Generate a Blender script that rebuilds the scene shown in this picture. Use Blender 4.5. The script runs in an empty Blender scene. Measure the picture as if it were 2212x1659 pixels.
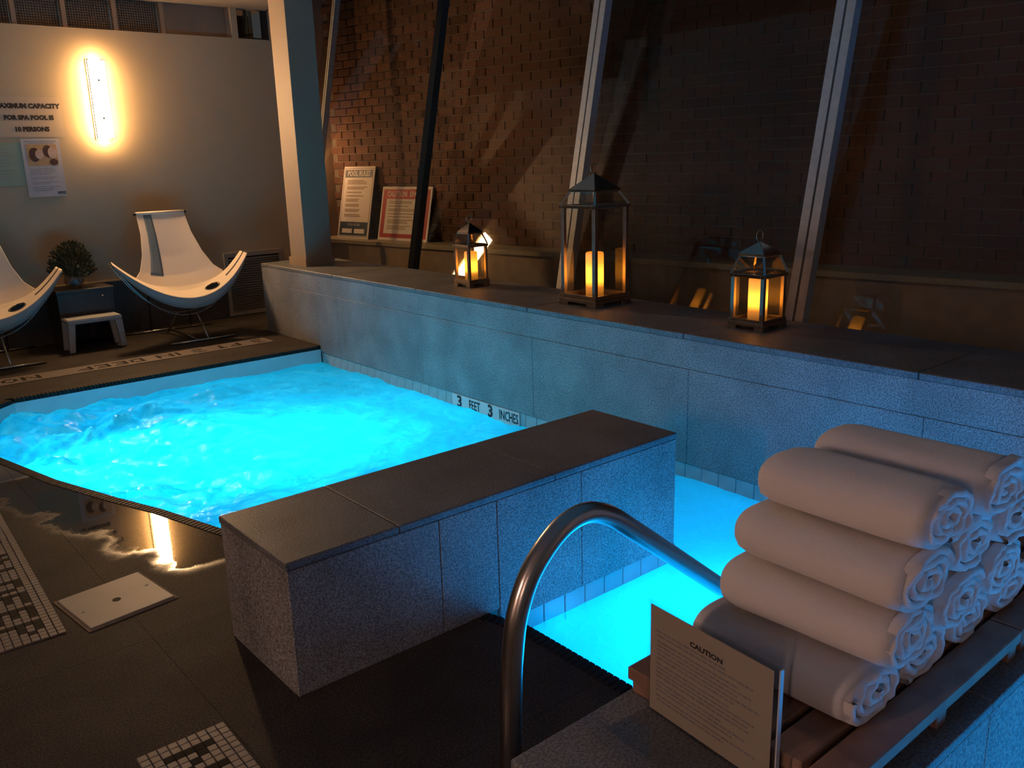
import bpy, bmesh, math, random
from mathutils import Vector, Matrix, noise
random.seed(7)
S = bpy.context.scene
COL = S.collection

# ------------------------------------------------------------------ camera, world, lights, exposure
YAW, PITCH, ROLL, FPX = math.radians(39.834), math.radians(14.565), math.radians(1.656), 1890.0
CAM_H = 1.55
def camera():
    fwd = Vector((math.sin(YAW)*math.cos(PITCH), math.cos(YAW)*math.cos(PITCH), -math.sin(PITCH)))
    r = Vector((math.cos(YAW), -math.sin(YAW), 0)); d = fwd.cross(r)
    r2 = r*math.cos(ROLL) + d*math.sin(ROLL); d2 = -r*math.sin(ROLL) + d*math.cos(ROLL)
    M = Matrix((( r2.x, -d2.x, -fwd.x, 0), (r2.y, -d2.y, -fwd.y, 0), (r2.z, -d2.z, -fwd.z, CAM_H), (0, 0, 0, 1)))
    cd = bpy.data.cameras.new('camera'); co = bpy.data.objects.new('camera', cd)
    COL.objects.link(co); co.matrix_world = M
    cd.sensor_fit = 'HORIZONTAL'; cd.sensor_width = 36.0; cd.lens = FPX/2212*36
    cd.clip_start = 0.02; cd.clip_end = 100
    S.camera = co
camera()
W = bpy.data.worlds.new('world'); S.world = W; W.use_nodes = True
W.node_tree.nodes['Background'].inputs[0].default_value = (0.90, 0.92, 1.0, 1)
W.node_tree.nodes['Background'].inputs[1].default_value = 0.05
S.view_settings.view_transform = 'Standard'; S.view_settings.look = 'None'
S.view_settings.gamma = 1; S.view_settings.exposure = 0.0
S.view_settings.use_curve_mapping = False
cy = S.cycles
cy.max_bounces = 5; cy.diffuse_bounces = 3; cy.glossy_bounces = 3; cy.transmission_bounces = 4; cy.transparent_max_bounces = 16
cy.use_adaptive_sampling = True; cy.adaptive_threshold = 0.04; cy.sample_clamp_indirect = 5.0; cy.use_denoising = True
cy.caustics_reflective = False; cy.caustics_refractive = False
SCONCE_L = 80.0                    # radiance of the wall sconces
def pool_lamp(name, loc, watts, col, radius=0.09):  # assumed source below the surface, inferred from the glowing water
    l = bpy.data.lights.new(name, 'POINT'); l.energy = watts; l.color = col; l.shadow_soft_size = radius
    o = bpy.data.objects.new(name, l); COL.objects.link(o); o.location = loc
    return o
TEAL = (0.004, 0.63, 1.0); BLUE = (0.004, 0.38, 1.0)
pool_lamp('assumed_pool_glow', (2.20, 4.90, -0.56), 66, TEAL)
pool_lamp('assumed_pool_glow', (1.45, 5.35, -0.56), 30, TEAL)  # added to brighten the left side of the pool, no fixture modelled
pool_lamp('assumed_pool_glow', (2.50, 1.70, -0.52), 38, BLUE)
pool_lamp('assumed_pool_glow', (2.35, -0.95, -0.50), 85, BLUE)  # assumed lamp, set back so its light reaches the towel ends

# ------------------------------------------------------------------ materials
MATS = {}
def nodes(name):
    m = bpy.data.materials.new(name); m.use_nodes = True
    nt = m.node_tree; b = nt.nodes['Principled BSDF']
    MATS[name] = m
    return m, nt, b
def N(nt, t, **kw):
    n = nt.nodes.new(t)
    for k, v in kw.items(): setattr(n, k, v)
    return n
def simple(name, col, rough=0.6, metal=0.0, spec=0.5, vary=0.12, scale=30, bump=0.0, emit=None, estr=0, coord='Object'):
    m, nt, b = nodes(name)
    tc = N(nt, 'ShaderNodeTexCoord'); no = N(nt, 'ShaderNodeTexNoise')
    no.inputs['Scale'].default_value = scale; no.inputs['Detail'].default_value = 4
    nt.links.new(tc.outputs[coord], no.inputs['Vector'])
    r = N(nt, 'ShaderNodeValToRGB')
    r.color_ramp.elements[0].position = 0.3; r.color_ramp.elements[1].position = 0.7
    r.color_ramp.elements[0].color = tuple(c*(1-vary) for c in col) + (1,)
    r.color_ramp.elements[1].color = tuple(min(1, c*(1+vary)) for c in col) + (1,)
    nt.links.new(no.outputs['Fac'], r.inputs['Fac']); nt.links.new(r.outputs['Color'], b.inputs['Base Color'])
    b.inputs['Roughness'].default_value = rough; b.inputs['Metallic'].default_value = metal
    b.inputs['Specular IOR Level'].default_value = spec
    if bump:
        bp = N(nt, 'ShaderNodeBump'); bp.inputs['Strength'].default_value = bump; bp.inputs['Distance'].default_value = 0.01
        nt.links.new(no.outputs['Fac'], bp.inputs['Height']); nt.links.new(bp.outputs['Normal'], b.inputs['Normal'])
    if emit:
        b.inputs['Emission Color'].default_value = emit + (1,); b.inputs['Emission Strength'].default_value = estr
    return m
def stone(name, lo, hi, rough=0.55, big=(0.75, 1.2), fine=160):
    m, nt, b = nodes(name)
    g = N(nt, 'ShaderNodeNewGeometry')
    n1 = N(nt, 'ShaderNodeTexNoise'); n1.inputs['Scale'].default_value = fine; n1.inputs['Detail'].default_value = 2
    n2 = N(nt, 'ShaderNodeTexNoise'); n2.inputs['Scale'].default_value = 3.5; n2.inputs['Detail'].default_value = 5
    for n in (n1, n2): nt.links.new(g.outputs['Position'], n.inputs['Vector'])
    r = N(nt, 'ShaderNodeValToRGB'); r.color_ramp.elements[0].position = 0.36; r.color_ramp.elements[1].position = 0.66
    r.color_ramp.elements[0].color = lo + (1,); r.color_ramp.elements[1].color = hi + (1,)
    nt.links.new(n1.outputs['Fac'], r.inputs['Fac'])
    mr = N(nt, 'ShaderNodeMapRange'); mr.inputs['From Min'].default_value = .3; mr.inputs['From Max'].default_value = .7
    mr.inputs['To Min'].default_value = big[0]; mr.inputs['To Max'].default_value = big[1]
    nt.links.new(n2.outputs['Fac'], mr.inputs['Value'])
    mx = N(nt, 'ShaderNodeVectorMath', operation='SCALE')
    nt.links.new(r.outputs['Color'], mx.inputs[0]); nt.links.new(mr.outputs[0], mx.inputs['Scale'])
    nt.links.new(mx.outputs[0], b.inputs['Base Color'])
    b.inputs['Roughness'].default_value = rough
    bp = N(nt, 'ShaderNodeBump'); bp.inputs['Strength'].default_value = .25; bp.inputs['Distance'].default_value = .003
    nt.links.new(n1.outputs['Fac'], bp.inputs['Height']); nt.links.new(bp.outputs['Normal'], b.inputs['Normal'])
    return m, nt, b
stone('stone', (0.13, 0.13, 0.13), (0.39, 0.39, 0.385))
stone('coping', (0.10, 0.104, 0.11), (0.23, 0.235, 0.245), rough=.5)
# deck stone: wet film along the curved pool rim makes it smooth there
m, nt, b = stone('deck', (0.034, 0.029, 0.026), (0.078, 0.068, 0.060), rough=.6)
g = N(nt, 'ShaderNodeNewGeometry'); sx = N(nt, 'ShaderNodeSeparateXYZ'); nt.links.new(g.outputs['Position'], sx.inputs[0])
def mth(nt, op, a, c, clamp=False):
    n = N(nt, 'ShaderNodeMath', operation=op); n.use_clamp = clamp
    for i, v in enumerate((a, c)):
        if v is None: continue
        if isinstance(v, (int, float)): n.inputs[i].default_value = v
        else: nt.links.new(v, n.inputs[i])
    return n.outputs[0]
no = N(nt, 'ShaderNodeTexNoise'); no.inputs['Scale'].default_value = 2.6; no.inputs['Detail'].default_value = 6; no.inputs['Roughness'].default_value = .62
nt.links.new(g.outputs['Position'], no.inputs['Vector'])
d = mth(nt, 'SUBTRACT', 2.338, mth(nt, 'ADD', mth(nt, 'MULTIPLY', sx.outputs['Y'], .292), sx.outputs['X']))
d = mth(nt, 'ADD', d, mth(nt, 'MULTIPLY', mth(nt, 'SUBTRACT', no.outputs['Fac'], .5), .55))
wet = mth(nt, 'MULTIPLY', mth(nt, 'SUBTRACT', .42, d), 7, True)
wy = mth(nt, 'MULTIPLY', mth(nt, 'SUBTRACT', sx.outputs['Y'], 3.22), 9, True)
wy2 = mth(nt, 'MULTIPLY', mth(nt, 'SUBTRACT', 5.9, sx.outputs['Y']), 6, True)
wet = mth(nt, 'MULTIPLY', mth(nt, 'MULTIPLY', wet, wy), wy2)
nf = N(nt, 'ShaderNodeTexNoise'); nf.inputs['Scale'].default_value = 70; nf.inputs['Detail'].default_value = 3
nt.links.new(g.outputs['Position'], nf.inputs['Vector'])
sp_ = mth(nt, 'MULTIPLY', mth(nt, 'SUBTRACT', nf.outputs['Fac'], .47), 9, True)
edge_ = mth(nt, 'MULTIPLY', mth(nt, 'SUBTRACT', wet, .12), 1.6, True)          # droplets break up the rim of the puddle
wet = mth(nt, 'MAXIMUM', mth(nt, 'MULTIPLY', wet, sp_), edge_)
rs = N(nt, 'ShaderNodeMapRange'); rs.inputs['To Min'].default_value = .08; rs.inputs['To Max'].default_value = .5
nt.links.new(wet, rs.inputs['Value']); nt.links.new(rs.outputs[0], b.inputs['Specular IOR Level'])
rr = N(nt, 'ShaderNodeMapRange'); b.inputs['Specular IOR Level'].default_value = .5
rr.inputs['To Min'].default_value = .62; rr.inputs['To Max'].default_value = .025
nt.links.new(wet, rr.inputs['Value']); nt.links.new(rr.outputs[0], b.inputs['Roughness'])
bp = [n for n in nt.nodes if n.type == 'BUMP'][0]
bs = N(nt, 'ShaderNodeMapRange'); bs.inputs['To Min'].default_value = .3; bs.inputs['To Max'].default_value = .0
nt.links.new(wet, bs.inputs['Value']); nt.links.new(bs.outputs[0], bp.inputs['Strength'])
simple('basin_tile', (0.62, 0.66, 0.68), .3, vary=.05, scale=8)
simple('band_tile', (0.42, 0.42, 0.40), .3, vary=.1, scale=9, coord='Object')
simple('rim_tile', (0.022, 0.020, 0.020), .6, spec=.2, vary=.4, scale=40)
simple('grout', (0.20, 0.17, 0.15), .8, vary=.15)
simple('mosaic_light', (0.22, 0.185, 0.165), .45, vary=.1, scale=4, coord='Object')
simple('mosaic_dark', (0.016, 0.012, 0.010), .7, spec=.15, vary=.2)
simple('wall_paint', (0.46, 0.385, 0.275), .75, vary=.03, scale=3)
simple('ceiling_paint', (0.26, 0.225, 0.20), .8, vary=.04, scale=3)
simple('dado', (0.07, 0.068, 0.07), .5, vary=.15)
simple('column_paint', (0.30, 0.228, 0.172), .65, vary=.03, scale=5)
simple('brick', (0.13, 0.060, 0.037), .85, vary=.35, scale=6, bump=.4, coord='Generated')
simple('mortar', (0.17, 0.135, 0.10), .9, vary=.15, scale=60)
simple('plaster', (0.30, 0.22, 0.16), .85, vary=.12, scale=8)
simple('sill_stone', (0.30, 0.26, 0.19), .7, vary=.1)
simple('aluminium', (0.42, 0.42, 0.40), .45, .2, vary=.1)
simple('gasket', (0.03, 0.03, 0.03), .6)
simple('dark_frame', (0.035, 0.037, 0.035), .5, .3)
simple('bronze', (0.42, 0.34, 0.28), .30, 1.0, vary=.12, scale=20)
simple('polished', (0.55, 0.50, 0.44), .10, 1.0, vary=.05, scale=20)
simple('steel', (0.50, 0.46, 0.43), .27, 1.0, vary=.06, scale=14)
simple('chrome', (0.55, 0.55, 0.55), .25, 1.0, vary=.05)
simple('fabric', (0.82, 0.71, 0.58), .9, vary=.04, scale=180, bump=.15)
simple('fabric_shaded', (0.36, 0.34, 0.33), .9, vary=.05, scale=180)  # sling cloth in a darker grey that paints in the hem's shade
simple('stripe', (0.13, 0.18, 0.22), .9, vary=.12, scale=120)
simple('stripe_dark', (0.10, 0.09, 0.085), .9, vary=.15, scale=120)
simple('dark_wood', (0.045, 0.038, 0.035), .45, vary=.25, scale=12)
simple('stool_white', (0.42, 0.44, 0.45), .55, vary=.06)
simple('leaf', (0.075, 0.070, 0.028), .7, vary=.4, scale=20)
simple('leaf_pale', (0.38, 0.33, 0.20), .7, vary=.1)
simple('crystal', (0.62, 0.58, 0.60), .2, vary=.1)
simple('vent_white', (0.36, 0.33, 0.29), .55, vary=.05)
simple('void', (0.012, 0.011, 0.010), .9)
simple('screen', (0.10, 0.08, 0.065), .8, vary=.1)
simple('tan_panel', (0.26, 0.19, 0.14), .8, vary=.12, scale=4)
simple('wire', (0.22, 0.18, 0.14), .6)
simple('paper', (0.74, 0.70, 0.66), .8, vary=.02)
simple('paper_cream', (0.50, 0.42, 0.33), .8, vary=.02)
simple('paper_blue', (0.50, 0.50, 0.54), .7, vary=.03)
simple('paper_green', (0.30, 0.40, 0.33), .75, vary=.06, scale=5)
simple('ink', (0.03, 0.025, 0.025), .8)
simple('ink_soft', (0.30, 0.28, 0.28), .8)
simple('ink_brown', (0.30, 0.22, 0.15), .8)
simple('print_navy', (0.030, 0.060, 0.10), .6)
simple('print_red', (0.42, 0.03, 0.03), .6)
simple('print_tan', (0.50, 0.33, 0.17), .7, vary=.15, scale=20)
simple('print_skin', (0.55, 0.42, 0.36), .7, vary=.08, scale=20)
simple('print_hair', (0.09, 0.04, 0.035), .7, vary=.2)
simple('hatch', (0.29, 0.26, 0.245), .5, vary=.06, scale=6)
simple('wood', (0.27, 0.16, 0.115), .55, vary=.22, scale=16)
m, nt, b = nodes('towel')
b.inputs['Base Color'].default_value = (0.76, 0.71, 0.70, 1); b.inputs['Roughness'].default_value = 1.0
b.inputs['Sheen Weight'].default_value = .35; b.inputs['Sheen Roughness'].default_value = .6
tc = N(nt, 'ShaderNodeNewGeometry'); no = N(nt, 'ShaderNodeTexNoise'); no.inputs['Scale'].default_value = 420; no.inputs['Detail'].default_value = 2
nt.links.new(tc.outputs['Position'], no.inputs['Vector']); bp = N(nt, 'ShaderNodeBump'); bp.inputs['Strength'].default_value = .55; bp.inputs['Distance'].default_value = .004
nt.links.new(no.outputs['Fac'], bp.inputs['Height']); nt.links.new(bp.outputs['Normal'], b.inputs['Normal'])
def schlick(nt, f0, normal=None):
    lw = N(nt, 'ShaderNodeLayerWeight'); lw.inputs['Blend'].default_value = .5
    p = mth(nt, 'POWER', lw.outputs['Facing'], 5.0)
    return mth(nt, 'ADD', mth(nt, 'MULTIPLY', p, 1-f0), f0)
def glassy(name, tint, ior=1.5, rough=0.015):
    m, nt, b = nodes(name); nt.nodes.remove(b); out = nt.nodes['Material Output']
    fr = schlick(nt, ((ior-1)/(ior+1))**2)
    t = N(nt, 'ShaderNodeBsdfTransparent'); t.inputs[0].default_value = tint + (1,)
    gl = N(nt, 'ShaderNodeBsdfGlossy'); gl.inputs['Roughness'].default_value = rough
    mx = N(nt, 'ShaderNodeMixShader')
    nt.links.new(fr, mx.inputs[0]); nt.links.new(t.outputs[0], mx.inputs[1]); nt.links.new(gl.outputs[0], mx.inputs[2])
    nt.links.new(mx.outputs[0], out.inputs[0])
    return m
glassy('window_glass', (0.88, 0.88, 0.85), 1.5, .02)
glassy('lantern_glass', (0.93, 0.92, 0.90), 1.5, .02)
glassy('acrylic', (0.93, 0.94, 0.95), 1.49, .02)
simple('acrylic_edge', (0.50, 0.55, 0.62), .2, vary=.05)  # pale colour paints in the glow of light inside the acrylic
glassy('vase_glass', (0.85, 0.85, 0.86), 1.5, .03)
def emissive(name, col, strength):
    m, nt, b = nodes(name); nt.nodes.remove(b)
    e = N(nt, 'ShaderNodeEmission'); e.inputs[0].default_value = col + (1,); e.inputs[1].default_value = strength
    nt.links.new(e.outputs[0], nt.nodes['Material Output'].inputs[0]); return m
emissive('sconce_light', (1.0, 0.53, 0.19), SCONCE_L*1.35)
simple('sconce_panel', (0.8, 0.76, 0.7), .5, emit=(1.0, 0.58, 0.27), estr=SCONCE_L*3.2)
for k_, f_ in (('_fill', .85), ('_fill2', .5)):  # emission for the two sconces added on the left wall
    emissive('sconce_light'+k_, (1.0, 0.55, 0.30), SCONCE_L*.5*f_)
    simple('sconce_panel'+k_, (0.8, 0.76, 0.7), .5, emit=(1.0, 0.60, 0.46), estr=SCONCE_L*1.25*f_)
emissive('assumed_lamp_light', (1.0, 0.52, 0.24), 150.0)  # glow of the assumed lamp behind the column
emissive('lamp_lens', (0.02, 0.6, 1.0), 3.0)
simple('lamp_ring', (0.5, 0.5, 0.5), .3, 1.0)
# candle: a warm LED inside the wax, brightest at mid height
m, nt, b = nodes('candle_wax')
tc = N(nt, 'ShaderNodeTexCoord'); sp = N(nt, 'ShaderNodeSeparateXYZ'); nt.links.new(tc.outputs['Generated'], sp.inputs[0])
r = N(nt, 'ShaderNodeValToRGB'); cr = r.color_ramp
cr.elements[0].position = 0; cr.elements[0].color = (.03,)*3 + (1,)
cr.elements[1].position = 1; cr.elements[1].color = (.20,)*3 + (1,)
for p, v in ((.22, .16), (.36, .85), (.55, 1.0), (.78, .42), (.93, .28)):
    e = cr.elements.new(p); e.color = (v, v, v, 1)
nt.links.new(sp.outputs['Z'], r.inputs['Fac'])
b.inputs['Base Color'].default_value = (0.75, 0.58, 0.40, 1); b.inputs['Roughness'].default_value = .5
b.inputs['Emission Color'].default_value = (1.0, 0.31, 0.022, 1)
ml = mth(nt, 'MULTIPLY', r.outputs['Color'], 5.0); nt.links.new(ml, b.inputs['Emission Strength'])
# aerated water: scatters light through itself, partly clear, glossy skin
m, nt, b = nodes('water'); nt.nodes.remove(b); out = nt.nodes['Material Output']
geo = N(nt, 'ShaderNodeNewGeometry')
n1 = N(nt, 'ShaderNodeTexNoise'); n1.inputs['Scale'].default_value = 3.0; n1.inputs['Detail'].default_value = 9; n1.inputs['Roughness'].default_value = .62; n1.inputs['Distortion'].default_value = 1.6
n2 = N(nt, 'ShaderNodeTexNoise'); n2.inputs['Scale'].default_value = 16; n2.inputs['Detail'].default_value = 6; n2.inputs['Distortion'].default_value = 1.0
for n in (n1, n2): nt.links.new(geo.outputs['Position'], n.inputs['Vector'])
fr = mth(nt, 'MULTIPLY', schlick(nt, .02), .18)
bp = N(nt, 'ShaderNodeBump'); bp.inputs['Strength'].default_value = .35; bp.inputs['Distance'].default_value = .02
nt.links.new(n2.outputs['Fac'], bp.inputs['Height'])
tl = N(nt, 'ShaderNodeBsdfTranslucent'); tl.inputs[0].default_value = (0.34, 0.93, 1.0, 1); nt.links.new(bp.outputs['Normal'], tl.inputs['Normal'])
tp = N(nt, 'ShaderNodeBsdfTransparent'); tp.inputs[0].default_value = (0.38, 0.90, 1.0, 1)
df = N(nt, 'ShaderNodeBsdfDiffuse'); df.inputs[0].default_value = (0.30, 0.36, 0.40, 1); nt.links.new(bp.outputs['Normal'], df.inputs['Normal'])
gl = N(nt, 'ShaderNodeBsdfGlossy'); gl.inputs['Roughness'].default_value = .08; gl.inputs[0].default_value = (.55, .6, .62, 1); nt.links.new(bp.outputs['Normal'], gl.inputs['Normal'])
at = N(nt, 'ShaderNodeAttribute'); at.attribute_name = 'churn'
r = N(nt, 'ShaderNodeValToRGB'); r.color_ramp.elements[0].position = .42; r.color_ramp.elements[1].position = .66
nt.links.new(n1.outputs['Fac'], r.inputs['Fac'])
foam = mth(nt, 'MULTIPLY', r.outputs['Color'], at.outputs['Fac'])
mA = N(nt, 'ShaderNodeMixShader'); mA.inputs[0].default_value = .62
mr = N(nt, 'ShaderNodeMapRange'); mr.inputs['To Min'].default_value = .75; mr.inputs['To Max'].default_value = .93
nt.links.new(at.outputs['Fac'], mr.inputs['Value']); nt.links.new(mr.outputs[0], mA.inputs[0])
rc = N(nt, 'ShaderNodeMapRange'); rc.inputs['From Min'].default_value = .38; rc.inputs['From Max'].default_value = .62
nt.links.new(n1.outputs['Fac'], rc.inputs['Value'])
calm = mth(nt, 'SUBTRACT', 1.0, mth(nt, 'MULTIPLY', at.outputs['Fac'], 1.6, True), True)
mc = N(nt, 'ShaderNodeMix', data_type='RGBA'); nt.links.new(mth(nt, 'MAXIMUM', rc.outputs[0], calm), mc.inputs['Factor'])
mc.inputs['A'].default_value = (0.10, 0.52, 0.70, 1); mc.inputs['B'].default_value = (0.36, 0.95, 1.0, 1)
nt.links.new(mc.outputs['Result'], tl.inputs[0])
nt.links.new(tp.outputs[0], mA.inputs[1]); nt.links.new(tl.outputs[0], mA.inputs[2])
mB = N(nt, 'ShaderNodeMixShader'); nt.links.new(mth(nt, 'MULTIPLY', foam, .40), mB.inputs[0])
nt.links.new(mA.outputs[0], mB.inputs[1]); nt.links.new(df.outputs[0], mB.inputs[2])
mC = N(nt, 'ShaderNodeMixShader'); nt.links.new(fr, mC.inputs[0])
nt.links.new(mB.outputs[0], mC.inputs[1]); nt.links.new(gl.outputs[0], mC.inputs[2])
nt.links.new(mC.outputs[0], out.inputs[0])

# ------------------------------------------------------------------ helpers
def link(name, me, mat=None, parent=None, loc=None, rot=None):
    o = bpy.data.objects.new(name, me); COL.objects.link(o)
    if mat is not None and me is not None and not me.materials: me.materials.append(MATS[mat])
    if parent: o.parent = parent
    if loc is not None: o.location = loc
    if rot is not None: o.rotation_euler = rot
    return o
def empty(name, loc=(0, 0, 0), rz=0.0):
    o = bpy.data.objects.new(name, None); COL.objects.link(o); o.location = loc; o.rotation_euler = (0, 0, rz)
    o.empty_display_size = .1
    return o
def tag(o, label, cat, group=None, kind=None):
    o['label'] = label; o['category'] = cat
    if group: o['group'] = group
    if kind: o['kind'] = kind
    return o
def struct(o): o['kind'] = 'structure'; return o
def bm_box(bm, x0, x1, y0, y1, z0, z1, M=None):
    vs = [Vector((x, y, z)) for z in (z0, z1) for y in (y0, y1) for x in (x0, x1)]
    if M is not None: vs = [M @ v for v in vs]
    v = [bm.verts.new(c) for c in vs]
    for f in ((0, 2, 3, 1), (4, 5, 7, 6), (0, 1, 5, 4), (2, 6, 7, 3), (0, 4, 6, 2), (1, 3, 7, 5)):
        bm.faces.new([v[i] for i in f])
def bm_bar(bm, a, b, t, up=(0, 0, 1), t2=None):
    a, b = Vector(a), Vector(b); d = b-a; L = d.length; d.normalize()
    u = Vector(up); s = d.cross(u)
    if s.length < 1e-4: s = d.cross(Vector((1, 0, 0)))
    s.normalize(); u = s.cross(d); h = t/2; k = (t2 or t)/2
    M = Matrix(((d.x, s.x, u.x, a.x), (d.y, s.y, u.y, a.y), (d.z, s.z, u.z, a.z), (0, 0, 0, 1)))
    bm_box(bm, 0, L, -h, h, -k, k, M)
def done(bm, name, bevel=0.0, seg=1, smooth=False):
    bmesh.ops.recalc_face_normals(bm, faces=bm.faces)
    if bevel: bmesh.ops.bevel(bm, geom=list(bm.edges), offset=bevel, segments=seg, affect='EDGES', clamp_overlap=True)
    me = bpy.data.meshes.new(name); bm.to_mesh(me); bm.free()
    if smooth:
        for p in me.polygons: p.use_smooth = True
    return me
def box(name, x0, x1, y0, y1, z0, z1, mat, parent=None, bevel=0.0, seg=1, loc=None, rot=None):
    bm = bmesh.new(); bm_box(bm, x0, x1, y0, y1, z0, z1)
    return link(name, done(bm, name, bevel, seg), mat, parent, loc, rot)
def boxes(name, L, mat, parent=None, bevel=0.0, loc=None, rot=None):
    bm = bmesh.new()
    for b_ in L: bm_box(bm, *b_)
    return link(name, done(bm, name, bevel), mat, parent, loc, rot)
def bars(name, L, t, mat, parent=None, loc=None):
    bm = bmesh.new()
    for a, b_ in L: bm_bar(bm, a, b_, t)
    return link(name, done(bm, name), mat, parent, loc)
def tube_mesh(name, pts, r, seg=12, closed=False, caps=True):
    bm = bmesh.new(); P = [Vector(p) for p in pts]; n = len(P); rings = []
    rad = r if isinstance(r, (list, tuple)) else [r]*n
    prev = None
    for i in range(n):
        if closed: t = P[(i+1) % n]-P[i-1]
        else: t = P[min(i+1, n-1)]-P[max(i-1, 0)]
        t.normalize()
        if prev is None:
            a = Vector((0, 0, 1)) if abs(t.z) < .9 else Vector((0, 1, 0))
            u = (a-t*a.dot(t)).normalized()
        else: u = (prev-t*prev.dot(t)).normalized()
        prev = u; w = t.cross(u)
        rings.append([bm.verts.new(P[i]+(u*math.cos(2*math.pi*k/seg)+w*math.sin(2*math.pi*k/seg))*rad[i]) for k in range(seg)])
    for i in range(n if closed else n-1):
        A, B = rings[i], rings[(i+1) % n]
        for k in range(seg): bm.faces.new((A[k], A[(k+1) % seg], B[(k+1) % seg], B[k]))
    if caps and not closed: bm.faces.new(rings[0][::-1]); bm.faces.new(rings[-1])
    return done(bm, name, smooth=True)
def lathe(name, prof, seg=24):
    bm = bmesh.new(); R = []
    for r_, z in prof:
        R.append([bm.verts.new((r_*math.cos(2*math.pi*k/seg), r_*math.sin(2*math.pi*k/seg), z)) for k in range(seg)])
    for A, B in zip(R, R[1:]):
        for k in range(seg): bm.faces.new((A[k], A[(k+1) % seg], B[(k+1) % seg], B[k]))
    bm.faces.new(R[0][::-1]); bm.faces.new(R[-1])
    return done(bm, name, smooth=True)
def text(name, s, size, mat, parent, M, extrude=0.0006, bold=0.0, align='CENTER', sx=1.0):
    c = bpy.data.curves.new(name, 'FONT'); c.body = s; c.size = size; c.extrude = extrude; c.offset = bold
    c.align_x = align; c.align_y = 'CENTER'; c.resolution_u = 2
    o = bpy.data.objects.new(name, c); COL.objects.link(o)
    me = bpy.data.meshes.new_from_object(o.evaluated_get(bpy.context.evaluated_depsgraph_get()))
    bpy.data.objects.remove(o); bpy.data.curves.remove(c)
    me.transform(Matrix.Diagonal((sx, 1, 1, 1))); me.transform(M); me.name = name
    me.materials.clear()
    return link(name, me, mat, parent)
def frame(o, x, y, z=None):
    x, y = Vector(x).normalized(), Vector(y).normalized(); z = x.cross(y)
    return Matrix(((x.x, y.x, z.x, o[0]), (x.y, y.y, z.y, o[1]), (x.z, y.z, z.z, o[2]), (0, 0, 0, 1)))
def disc(bm, M, rx, ry, t=.0006, n=20):
    a = [bm.verts.new(M @ Vector((rx*math.cos(2*math.pi*k/n), ry*math.sin(2*math.pi*k/n), t))) for k in range(n)]
    c = [bm.verts.new(M @ Vector((rx*math.cos(2*math.pi*k/n), ry*math.sin(2*math.pi*k/n), 0))) for k in range(n)]
    bm.faces.new(a)
    for k in range(n): bm.faces.new((c[k], c[(k+1) % n], a[(k+1) % n], a[k]))
    bm.faces.new(c[::-1])

# ------------------------------------------------------------------ key dimensions (metres, deck at z = 0)
XL, ZL = 3.513, 0.646            # ledge front, ledge top
XG, LEAN = 4.15, 0.2065           # foot of the leaning glass
ZR = 3.62
YB, ZC = 8.90, 3.06              # back wall, ceiling
YN = -1.6                        # near end of what is built
ZW = -0.14                       # water level
YF = 6.80                        # far pool edge
RIM = [(YN, 1.735), (1.2, 1.735), (2.036, 1.74), (3.558, 1.299), (3.991, 1.179), (4.308, 1.066), (4.794, .912), (5.452, .765), (5.85, .70), (6.2, .735), (6.5, .87), (6.68, .99), (YF, 1.12)]
def rimx(y):
    for (a, xa), (b_, xb) in zip(RIM, RIM[1:]):
        if a <= y <= b_: return xa + (xb-xa)*(y-a)/(b_-a)
    return 1.735 if y < YN else 1.12
RW = 0.052                       # rim tile width

# ------------------------------------------------------------------ floor: stone slabs
floor = struct(empty('floor'))
def slab(pts, name='slab', z0=-.05, z1=0.0):
    bm = bmesh.new(); a = [bm.verts.new((x, y, z1)) for x, y in pts]; f = bm.faces.new(a)
    r = bmesh.ops.extrude_face_region(bm, geom=[f])
    for v in r['geom']:
        if isinstance(v, bmesh.types.BMVert): v.co.z = z0
    return link(name, done(bm, name), 'deck', floor)
G = .0006
xs = [-2.6] + [.755-1.2*k for k in range(2, -1, -1)] + [1.955, 3.155, 4.5]
ys = [YN] + [-.75+1.2*k for k in range(0, 9)]
ys = [y for y in ys if y < YB] + [YB]
ys.append(YF+RW); ys = sorted(set(ys))
for i in range(len(xs)-1):
    for j in range(len(ys)-1):
        x0, x1, y0, y1 = xs[i]+G, xs[i+1]-G, ys[j]+G, ys[j+1]-G
        if x1-x0 < .02 or y1-y0 < .02: continue
        if y0 >= YF+RW-.001:
            if x0 > XL and y0 < 7.8: continue
            slab([(x0, y0), (x1, y0), (x1, y1), (x0, y1)]); continue
        yy = sorted({y0, y1} | {y for y, _ in RIM if y0 < y < y1})
        right = [(min(x1, max(x0, rimx(y)-RW)), y) for y in yy]
        if max(x for x, _ in right) - x0 < .01: continue
        pts = [(x0, y0)] + right + [(x0, y1)]
        cl = []
        for p in pts:
            if not cl or (abs(p[0]-cl[-1][0])+abs(p[1]-cl[-1][1])) > 1e-4: cl.append(p)
        if len(cl) >= 3: slab(cl)
box('slab_bed', -2.6, .70, YN, YB, -.30, -.051, 'dark_wood', floor)
box('slab_bed', .70, 4.5, YF+.03, YB, -.30, -.051, 'dark_wood', floor)
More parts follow.
